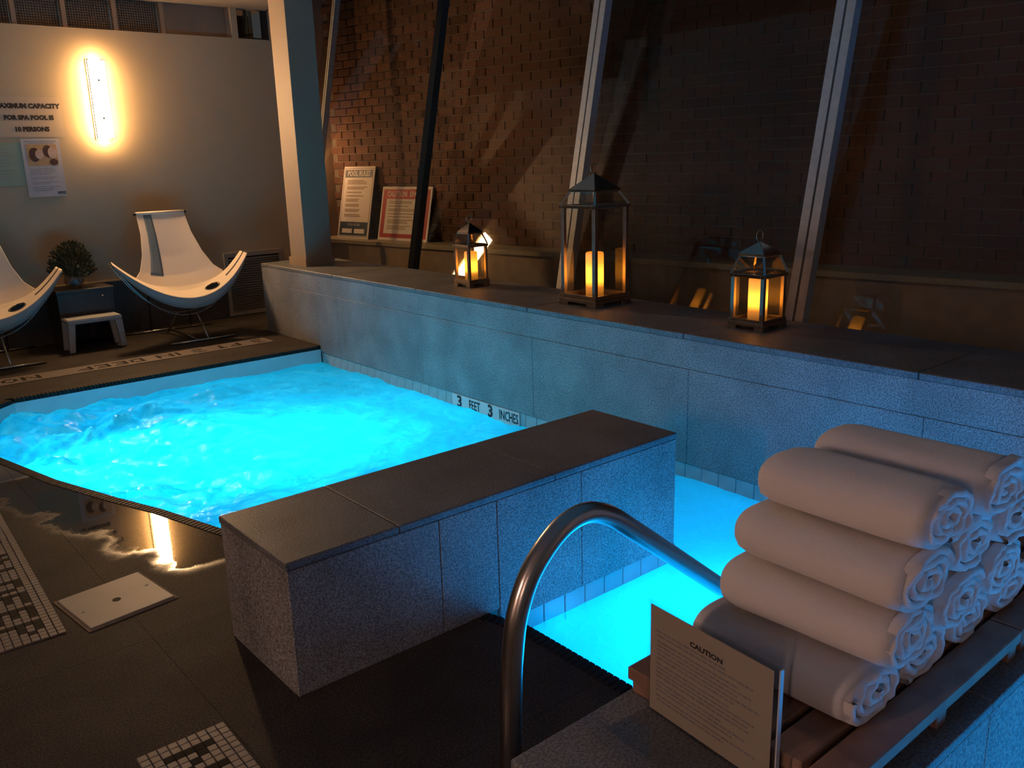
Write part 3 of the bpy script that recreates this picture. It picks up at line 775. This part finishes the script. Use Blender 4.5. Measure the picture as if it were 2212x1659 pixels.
# ------------------------------------------------------------------ sling chairs
KEY = [(0, .218, 1.13, 1.13, .40, .40), (.2, .232, .94, .95, .30, .29), (.4, .275, .74, .77, .19, .17), (.55, .335, .575, .64, .08, .08),
       (.66, .43, .475, .555, -.02, .0), (.72, .585, .445, .752, -.07, .02), (1.0, .605, .405, .735, -.33, -.10)]
def sling(s_, v):
    for a, b_ in zip(KEY, KEY[1:]):
        if v <= b_[0]+1e-9:
            f = (v-a[0])/(b_[0]-a[0]); k = [a[i]+(b_[i]-a[i])*f for i in range(1, 6)]; break
    hw, zc, ze, yc, ye = k; q = abs(s_)**2.0
    return Vector((s_*hw, yc+(ye-yc)*q, zc+(ze-zc)*q))
def sling_patch(name, s0, s1, v0, v1, ns, nv, mat, parent, off=0.0, thick=.005, hole=None):
    bm = bmesh.new(); V = [[None]*(ns+1) for _ in range(nv+1)]
    for j in range(nv+1):
        v = v0+(v1-v0)*j/nv
        for i in range(ns+1):
            s_ = s0+(s1-s0)*i/ns; p = sling(s_, v)
            if off:
                e = 1e-3; a = sling(min(1, s_+e), v)-sling(max(-1, s_-e), v); b_ = sling(s_, min(1, v+e))-sling(s_, max(0, v-e))
                n = b_.cross(a).normalized()
                if n.z < 0: n = -n
                p = p+n*off
            V[j][i] = bm.verts.new(p)
    for j in range(nv):
        for i in range(ns):
            q = (V[j][i], V[j][i+1], V[j+1][i+1], V[j+1][i])
            if hole and hole((q[0].co+q[2].co)/2): continue
            bm.faces.new(q)
    for v in [v for v in bm.verts if not v.link_faces]: bm.verts.remove(v)
    o = link(name, done(bm, name, smooth=True), mat, parent)
    md = o.modifiers.new('thickness', 'SOLIDIFY'); md.thickness = thick; md.offset = 0
    return o
HS, HV = .36, .86
hc = sling(HS, HV)
def chair(loc, rz, label):
    t = tag(empty('sling_chair', loc, rz), label, 'chair', 'canvas sling chairs by the back wall')
    sling_patch('sling', -1, 1, 0, 1, 88, 96, 'fabric', t, hole=lambda c: ((c.x-hc.x)/.062)**2+((c.y-hc.y)/.062)**2 < 1)
    sling_patch('stripe', -.73, -.40, 0, .56, 4, 24, 'stripe', t, off=.0045, thick=.002)
    sling_patch('arm_stripe', .62, 1.0, .835, .865, 14, 3, 'stripe_dark', t, off=.0045, thick=.002)
    sling_patch('arm_seam', .70, .995, .705, .713, 14, 1, 'stripe_dark', t, off=.0045, thick=.002)
    ring = [hc+Vector((.064*math.cos(u), .064*math.sin(u), 0)) for u in [2*math.pi*k/24 for k in range(24)]]
    for p in ring:
        best = min(((sling(HS+a*.02, HV+b_*.01)-p).to_2d().length, (sling(HS+a*.02, HV+b_*.01)).z) for a in range(-8, 9) for b_ in range(-14, 15))
        p.z = best[1]+.002
    link('cup_hole_trim', tube_mesh('cup_hole_trim', ring, .006, 6, True), 'stripe_dark', t)
    # front hem folded down, its shade painted in as grey
    bm = bmesh.new(); A = []; B = []
    for i in range(61):
        s_ = -1+2*i/60; p = sling(s_, 1.0); A.append(bm.verts.new(p+Vector((0, -.004, 0)))); dn = .075*(1-abs(s_)**3)+.02
        B.append(bm.verts.new(p+Vector((0, .012, -dn))))
    for i in range(60): bm.faces.new((A[i], A[i+1], B[i+1], B[i]))
    o = link('hem', done(bm, 'hem', smooth=True), 'fabric_shaded', t); md = o.modifiers.new('thickness', 'SOLIDIFY'); md.thickness = .004
    link('sleeve', tube_mesh('sleeve', [(-.219, .400, 1.132), (.219, .400, 1.132)], .017, 12), 'fabric', t)
    link('top_bar', tube_mesh('top_bar', [(-.24, .402, 1.13), (.24, .402, 1.13)], .012, 12), 'dark_frame', t)
    # suspension hoops below the sling, and the floor stand
    for yo, zb in ((-.10, .225), (.03, .235)):
        pts = []
        for i in range(41):
            s_ = -1+2*i/40; pts.append((s_*.60, yo+.02*s_*s_, zb+(.735-zb)*abs(s_)**2.1))
        link('hoop', tube_mesh('hoop', pts, .0045, 6), 'chrome', t)
    link('stand_post', tube_mesh('stand_post', [(.07, -.10, .225), (.085, -.30, .012)], .009, 8), 'chrome', t)
    link('stand_post', tube_mesh('stand_post', [(-.07, .03, .235), (-.085, .34, .012)], .009, 8), 'chrome', t)
    link('back_upright', tube_mesh('back_upright', [(-.17, .412, 1.115), (-.18, .46, .5), (-.19, .50, .012)], .009, 8), 'dark_frame', t)
    link('back_upright', tube_mesh('back_upright', [(.17, .412, 1.115), (.18, .46, .5), (.19, .50, .012)], .009, 8), 'dark_frame', t)
    link('floor_runner', tube_mesh('floor_runner', [(-.26, -.30, .011), (.34, -.30, .011)], .011, 8), 'chrome', t)
    link('floor_runner', tube_mesh('floor_runner', [(-.48, .50, .011), (.40, .50, .011)], .011, 8), 'chrome', t)
    link('floor_spine', tube_mesh('floor_spine', [(.0, -.30, .011), (0, .50, .011)], .009, 8), 'chrome', t)
    return t
chair((2.855, 8.13, 0), math.radians(-2), 'canvas sling chair beside the wall vent, seen whole')
chair((1.255, 8.22, 0), math.radians(-2), 'canvas sling chair cut off by the left edge')

# ------------------------------------------------------------------ stool, dark side table, vase and plant
t = tag(empty('side_table', (2.09, 8.61, 0)), 'dark wooden box table with a vase, between the sling chairs', 'table')
box('top', -.245, .245, -.20, .20, .485, .515, 'dark_wood', t, .004)
box('side_panel', -.235, -.215, -.19, .19, 0, .485, 'dark_wood', t); box('side_panel', .215, .235, -.19, .19, 0, .485, 'dark_wood', t)
box('front_panel', -.215, .215, -.185, -.165, .20, .485, 'dark_wood', t); box('back_panel', -.215, .215, .165, .185, 0, .485, 'dark_wood', t)
link('knob', lathe('knob', [(.012, 0), (.012, .01), (.008, .015)], 12), 'chrome', t, (.14, -.185, .44), (math.pi/2, 0, 0))
t = tag(empty('stool', (2.075, 8.285, 0)), 'low pale grey stool in front of the dark table', 'stool')
box('seat', -.225, .225, -.115, .115, .245, .285, 'stool_white', t, .008, 2)
for sx_ in (-1, 1):
    for sy_ in (-1, 1):
        bm = bmesh.new(); x1_, x0_ = sx_*.225, sx_*.165
        xs_ = sorted((x0_, x1_)); a, b_ = sorted((sy_*.112, sy_*.075))
        top = [(xs_[0], a), (xs_[1], a), (xs_[1], b_), (xs_[0], b_)]
        o_ = sx_*.012
        bot = [(sx_*.185+o_-(.0225), a), (sx_*.185+o_+.0225, a), (sx_*.185+o_+.0225, b_), (sx_*.185+o_-.0225, b_)]
        v = [bm.verts.new((x, y, .246)) for x, y in top] + [bm.verts.new((x+sx_*.02, y, 0)) for x, y in bot]
        for fc in ((0, 1, 2, 3), (7, 6, 5, 4), (0, 4, 5, 1), (1, 5, 6, 2), (2, 6, 7, 3), (3, 7, 4, 0)): bm.faces.new([v[i] for i in fc])
        link('leg', done(bm, 'leg', .003), 'stool_white', t)
t = tag(empty('glass_vase', (2.055, 8.60, .516)), 'round glass vase with clear crystals on the dark table', 'vase')
link('bowl', lathe('bowl', [(.05, 0), (.075, .02), (.085, .06), (.078, .10), (.070, .125), (.066, .125), (.074, .10), (.080, .06), (.070, .024), (.045, .008)]), 'vase_glass', t)
bm = bmesh.new()
for q in range(60):
    a, rr_ = random.uniform(0, 6.28), random.uniform(0, .055); s_ = random.uniform(.008, .014)
    M = Matrix.Translation((rr_*math.cos(a), rr_*math.sin(a), random.uniform(.022, .085))) @ Matrix.Rotation(random.uniform(0, 6), 4, Vector((random.random(), random.random(), 1)).normalized())
    bm_box(bm, -s_, s_, -s_, s_, -s_, s_, M)
o = link('crystals', done(bm, 'crystals'), 'crystal', t); o['kind'] = 'stuff'
t = tag(empty('plant', (2.055, 8.60, .56)), 'bushy dark green plant in the glass vase', 'plant')
bm = bmesh.new()
for q in range(2600):
    a = random.uniform(0, 6.283); el = random.uniform(-.15, 1.0); rr_ = random.uniform(.35, 1)**.5
    d_ = Vector((math.cos(a)*math.cos(el*1.4), math.sin(a)*math.cos(el*1.4), max(.05, math.sin(el*1.4))))
    c_ = Vector((d_.x*.205, d_.y*.16, .10+d_.z*.27))*rr_
    c_.z += .03*noise.noise(c_*9)
    L_ = random.uniform(.02, .045); w_ = random.uniform(.004, .008)
    u = (d_+Vector((random.uniform(-.6, .6), random.uniform(-.6, .6), random.uniform(0, .8)))).normalized(); s_ = u.cross(Vector((random.uniform(-1, 1), random.uniform(-1, 1), .3))).normalized()*w_
    v = [bm.verts.new(c_-u*L_*.5), bm.verts.new(c_+s_), bm.verts.new(c_+u*L_*.5), bm.verts.new(c_-s_)]
    bm.faces.new(v)
o = link('foliage', done(bm, 'foliage'), 'leaf', t); o['kind'] = 'stuff'
bm = bmesh.new()
for q in range(26):
    a = random.uniform(0, 6.28); bm_bar(bm, (random.uniform(-.02, .02), random.uniform(-.02, .02), .01), (.13*math.cos(a), .10*math.sin(a), random.uniform(.18, .30)), .003)
o = link('stems', done(bm, 'stems'), 'leaf', t); o['kind'] = 'stuff'
bm = bmesh.new()
pts = [(.06, -.06, .06), (.10, -.07, .075), (.13, -.075, .105)]
link('pale_leaf', tube_mesh('pale_leaf', pts, [.010, .017, .004], 8), 'leaf_pale', t)

# ------------------------------------------------------------------ mosaic floor markings
FONT = {'N': ['10001', '11001', '10101', '10011', '10001'], 'D': ['1110', '1001', '1001', '1001', '1110'], 'E': ['1111', '1000', '1110', '1000', '1111'], 'P': ['1110', '1001', '1110', '1000', '1000'],
        'I': ['1', '1', '1', '1', '1'], 'F': ['1111', '1000', '1110', '1000', '1000'], 'T': ['111', '010', '010', '010', '010'], '3': ['1110', '0001', '0110', '0001', '1110'],
        'O': ['0110', '1001', '1001', '1001', '0110'], 'V': ['10001', '10001', '01010', '01010', '00100'], 'G': ['0111', '1000', '1011', '1001', '0111'], ' ': ['00']*5}
TP = .027
bm = bmesh.new(); bm_box(bm, .0012, TP-.0012, .0012, TP-.0012, 0, .004); tl_me = done(bm, 'tile', .0012); tl_me.materials.append(MATS['mosaic_light'])
bm = bmesh.new(); bm_box(bm, .0003, TP-.0003, .0003, TP-.0003, 0, .004); td_me = done(bm, 'tile', .0006); td_me.materials.append(MATS['mosaic_dark'])
def bitmap(s, border=2):
    rows_ = ['']*5
    for i, ch in enumerate(s):
        for r_ in range(5): rows_[r_] += ('0' if i else '')+FONT[ch][r_]
    w_ = len(rows_[0]); e = '0'*(w_+2*border)
    return [e]*border + ['0'*border+r_+'0'*border for r_ in rows_] + [e]*border
def mosaic(label, s, origin, rz, single, border=2):
    """origin = start corner (reading top-left); local +x = reading direction, local -y = down the letters"""
    t = tag(empty('mosaic_marking', origin, rz), label, 'floor sign')
    B = bitmap(s, border); rest_ = [bmesh.new(), bmesh.new()]; n = 0
    w_, h_ = len(B[0]), len(B)
    box('grout_bed', 0, w_*TP, -h_*TP, 0, .0002, .0012, 'grout', t)
    order = [(i, j) for j in range(h_) for i in range(w_)]
    for i, j in order:
        d_ = B[j][i] == '1'; x, y = i*TP, -(j+1)*TP
        if single(i, j) and n < 300:
            link('tile', td_me if d_ else tl_me, None, t, (x, y, .0012)); n += 1
        else: bm_box(rest_[d_], x+.0012, x+TP-.0012, y+.0012, y+TP-.0012, .0012, .0045)
    for k in (0, 1):
        if len(rest_[k].verts):
            o = link('tile_field', done(rest_[k], 'tile_field'), ('mosaic_light', 'mosaic_dark')[k], t); o['kind'] = 'stuff'
    return t
# beside the pool rim: reads towards the camera
s = '3 FT 3 IN DEEP'; wA = len(bitmap(s)[0])
angA = -math.pi/2 - math.radians(2.3)
dA = Vector((math.cos(angA), math.sin(angA)))
mosaic('mosaic depth marking reading IN DEEP beside the white hatch', s, (.545-dA.x*wA*TP, 3.094-dA.y*wA*TP, 0), angA, lambda i, j: i >= wA-42 and j < 8)
mosaic('mosaic NO DIVING marking at the bottom edge', 'NO DIVING', (.748, 2.234, 0), -math.pi/2-math.radians(1.0), lambda i, j: i < 14)
mosaic('mosaic depth marking on the far deck in front of the sling chairs', '3 FT 3 IN DEEP   NO DIVING', (3.32, 7.30, 0), math.pi, lambda i, j: False)

# ------------------------------------------------------------------ depth tile sign at the water line
t = tag(empty('depth_sign', (XL+.004, 4.875, -.057)), 'white tile strip reading 3 FEET 3 INCHES at the water line', 'sign')
cw = [.105]*7
y = 0
for k in range(7): box('tile', -.006, .0, -(y+.103), -(y+.001), -.105, 0, 'paper', t, .0015); y += .1045
Md = lambda yy: frame((-.0066, -yy, -.053), (0, -1, 0), (0, 0, 1))
for s_, yy, sz, sx_ in (('3', .085, .115, 1.05), ('FEET', .255, .092, .66), ('3', .43, .115, 1.05), ('INCHES', .622, .092, .62)):
    text('lettering', s_, sz, 'ink', t, Md(yy), bold=.0035 if s_ == '3' else .0012, sx=sx_)

# ------------------------------------------------------------------ white hatch in the deck
t = tag(empty('floor_hatch', (.744, 3.217, 0), math.radians(7)), 'square white access cover in the dark deck', 'hatch')
box('cover', -.152, .152, -.152, .152, .001, .009, 'hatch', t, .002)
box('frame', -.162, .162, -.162, .162, .0003, .003, 'ink_brown', t)
bm = bmesh.new(); disc(bm, Matrix.Translation((-.002, -.012, .009)), .015, .015, .0008); link('finger_hole', done(bm, 'finger_hole'), 'ink', t)
for sx_ in (-1, 1):
    bm = bmesh.new(); disc(bm, Matrix.Translation((sx_*.122, sx_*.012, .009)), .006, .006, .0008); link('screw', done(bm, 'screw'), 'ink_soft', t)

# ------------------------------------------------------------------ handrail
ctrl = [(1.125, 0), (1.130, .15), (1.138, .33), (1.146, .43), (1.165, .53), (1.213, .624), (1.300, .696), (1.387, .713), (1.470, .682), (1.56, .615), (1.66, .537), (2.015, .257), (2.50, -.125), (2.70, -.29)]
def catmull(P, n=8):
    out = []
    for i in range(len(P)-1):
        p0, p1, p2, p3 = P[max(0, i-1)], P[i], P[i+1], P[min(len(P)-1, i+2)]
        for k in range(n):
            u = k/n; out.append(tuple(.5*((2*p1[a])+(-p0[a]+p2[a])*u+(2*p0[a]-5*p1[a]+4*p2[a]-p3[a])*u*u+(-p0[a]+3*p1[a]-3*p2[a]+p3[a])*u**3) for a in range(2)))
    return out + [P[-1]]
t = tag(empty('handrail', (1.125, 1.40, 0)), 'curved stainless steel handrail going down into the pool', 'handrail')
link('tube', tube_mesh('tube', [(x-1.125, 0, z) for x, z in catmull(ctrl)], .0262, 24), 'steel', t)
link('floor_flange', lathe('floor_flange', [(.055, 0.001), (.055, .008), (.035, .018), (.028, .02)]), 'steel', t)

# ------------------------------------------------------------------ slatted trays on the near partition
ZTOP = .438
def tray(x0, x1, label):
    y0, y1 = .615, 1.112
    t = tag(empty('slatted_tray', (x0, y0, ZTOP)), label, 'tray', 'slatted wooden trays')
    n = 6; gap = .014; w_ = ((y1-y0)-(n-1)*gap)/n
    for k in range(n): box('slat', 0, x1-x0, k*(w_+gap), k*(w_+gap)+w_, .034, .064, 'wood', t, .003)
    m_ = 3
    for k in range(m_):
        xx = .012+k*((x1-x0)-.024-.04)/(m_-1)
        box('batten', xx, xx+.04, .004, (y1-y0)-.004, 0.001, .034, 'wood', t, .002)
    return t
tray(1.222, 1.965, 'slatted wooden tray under the front towels beside the caution card')
tray(1.972, 2.70, 'slatted wooden tray at the far right behind the first one')

# ------------------------------------------------------------------ rolled towels
def towel_mesh(a, b_, L, seed, loose):
    """spiral roll: superellipse section a x b (half sizes), axis along local y, -y end shows the turns"""
    rnd = random.Random(seed); bm = bmesh.new()
    n, ny = 44, 12
    ph = rnd.uniform(0, 6.28)
    rings = []
    for j in range(ny+1):
        f = j/ny; y = -L/2+L*f
        ring = []
        end = 1-.10*max(0, (f-.9)/.1)**2-.06*max(0, (.06-f)/.06)**2
        for i in range(n):
            u = 2*math.pi*i/n
            c, s_ = math.cos(u), math.sin(u)
            ex = .78
            x = a*math.copysign(abs(c)**ex, c); z = b_*math.copysign(abs(s_)**ex, s_)
            k = end*(1+.022*math.sin(2*u+ph+3*f)+.018*noise.noise(Vector((c*1.5+seed, s_*1.5, y*7))))
            ring.append(bm.verts.new((x*k, y+.006*noise.noise(Vector((c*2, s_*2, seed+f)))*(1 if f in (0, 1) else 0), z*k)))
        rings.append(ring)
    for A, B in zip(rings, rings[1:]):
        for i in range(n): bm.faces.new((A[i], A[(i+1) % n], B[(i+1) % n], B[i]))
    # far end: soft rounded cap
    prev = rings[-1]
    for k, (sc, dy) in enumerate(((.86, .012), (.55, .019), (.2, .021))):
        cur = [bm.verts.new((v.co.x*sc, L/2+dy, v.co.z*sc)) for v in rings[-1]]
        for i in range(n): bm.faces.new((prev[i], prev[(i+1) % n], cur[(i+1) % n], cur[i]))
        prev = cur
    bm.faces.new(prev)
    # near end: recessed disc with raised spiral of folded terry
    cur = [bm.verts.new((v.co.x*.80, -L/2+.012, v.co.z*.80)) for v in rings[0]]
    for i in range(n): bm.faces.new((rings[0][(i+1) % n], rings[0][i], cur[i], cur[(i+1) % n]))
    bm.faces.new(cur)
    body = done(bm, 'roll', smooth=True)
    bm = bmesh.new(); pts = []; turns = rnd.uniform(2.5, 3.2); m_ = 120
    for k in range(m_+1):
        f = k/m_; u = ph+f*turns*2*math.pi; r_ = .93-.80*f
        wob = 1+.09*noise.noise(Vector((math.cos(u)*2+seed, math.sin(u)*2, f*4)))
        pts.append(Vector((a*r_*wob*math.copysign(abs(math.cos(u))**.8, math.cos(u)), 0, b_*r_*wob*math.copysign(abs(math.sin(u))**.8, math.sin(u)))))
    prev = None
    for k, p in enumerate(pts):
        tn = (pts[min(m_, k+1)]-pts[max(0, k-1)]).normalized(); s_ = Vector((tn.z, 0, -tn.x)); th = .0085*(1+.3*noise.noise(p*60+Vector((seed, 0, 0))))
        yf = -L/2-.009*(1+.9*noise.noise(p*45+Vector((0, seed, 0))))
        q = [bm.verts.new(p+s_*th+Vector((0, -L/2+.014, 0))), bm.verts.new(p+s_*th*.8+Vector((0, yf+.004, 0))), bm.verts.new(p+Vector((0, yf, 0))), bm.verts.new(p-s_*th*.8+Vector((0, yf+.004, 0))), bm.verts.new(p-s_*th+Vector((0, -L/2+.014, 0)))]
        if prev:
            for i in range(4): bm.faces.new((prev[i], prev[i+1], q[i+1], q[i]))
        prev = q
    edge = done(bm, 'folded_end', smooth=True)
    return body, edge
ROWH = .109; ZT0 = ZTOP+.064
TA, TB = .0975, .0532
rowsT = [[1.435, 1.640, 1.845, 2.050], [1.487, 1.695, 1.905], [1.517, 1.733, 1.945], [1.568, 1.795]]
names = [['front roll of the bottom row', 'second roll of the bottom row', 'third roll of the bottom row', 'fourth roll of the bottom row'],
         ['front roll of the second row up', 'middle roll of the second row up', 'last roll of the second row up'],
         ['front roll of the third row up', 'middle roll of the third row up', 'last roll of the third row up'],
         ['front roll of the top row', 'rear roll of the top row']]
sd = 1
for r_, row in enumerate(rowsT):
    for k, x in enumerate(row):
        L_ = .345+.02*random.random(); a = TA*(1+.03*random.uniform(-1, 1)); z = ZT0+TB+r_*ROWH+(.0005)
        yc = .842+random.uniform(-.012, .012) - .012*r_
        if r_ == 0: yc = .862
        t = tag(empty('rolled_towel', (x, yc, z), math.radians(random.uniform(-2.0, 2.0))), 'white rolled towel, '+names[r_][k]+' on the tray', 'towel', 'rolled white towels stacked on the tray')
        body, edge = towel_mesh(a, TB, L_, sd*3.7, 0); sd += 1
        link('roll', body, 'towel', t); link('folded_end', edge, 'towel', t)

# ------------------------------------------------------------------ acrylic card holder
t = tag(empty('card_holder', (1.217, 1.049, ZTOP+.001)), 'clear acrylic stand holding a printed CAUTION card', 'sign')
Rz = math.atan2(1.197-1.217, -(.815-1.049)); wS, hS = .322, .250
ux = Vector((-math.sin(math.radians(5)), -math.cos(math.radians(5)), 0)); nrm = Vector((-math.cos(math.radians(5)), math.sin(math.radians(5)), 0))
M = frame((0, 0, 0), ux, (0, 0, 1))
def hbox(nm, x0, x1, z0, z1, d0, d1, mat):
    bm = bmesh.new(); bm_box(bm, x0, x1, z0, z1, d0, d1, M); return link(nm, done(bm, nm), mat, t)
sgn = 1 if (M.to_3x3() @ Vector((0, 0, 1))).dot(nrm) > 0 else -1
hbox('front_sheet', 0, wS, 0, hS, .0030, .0055, 'acrylic'); hbox('back_sheet', 0, wS, 0, hS, -.0035, -.001, 'acrylic')
hbox('side_edge', wS, wS+.003, 0, hS, -.0035, .0055, 'acrylic_edge')
hbox('foot', 0, wS, 0, .0025, .0055, .115, 'acrylic')
cardm = hbox('card', .006, wS-.014, .004, hS-.010, .0002, .0012, 'paper_cream')
text('lettering', 'CAUTION', .0145, 'ink', t, M @ Matrix.Translation((wS*.475, hS*.80, .0013)), extrude=.0002, bold=.0006, sx=1.25)
L = []; zz = hS*.76
for grp in (2, 5, 4, 3, 2):
    for q in range(grp):
        x0 = .022+random.uniform(0, .004); L.append((x0, x0+random.uniform(.17, .265), zz-.0042, zz)); zz -= .0093
    zz -= .0035
bm = bmesh.new()
for a in L:
    x = a[0]
    while x < a[1]:
        w_ = random.uniform(.008, .022); bm_box(bm, x, min(x+w_, a[1]), a[2], a[3], .0012, .0014, M); x += w_+.0025
link('printed_lines', done(bm, 'printed_lines'), 'ink_soft', t)
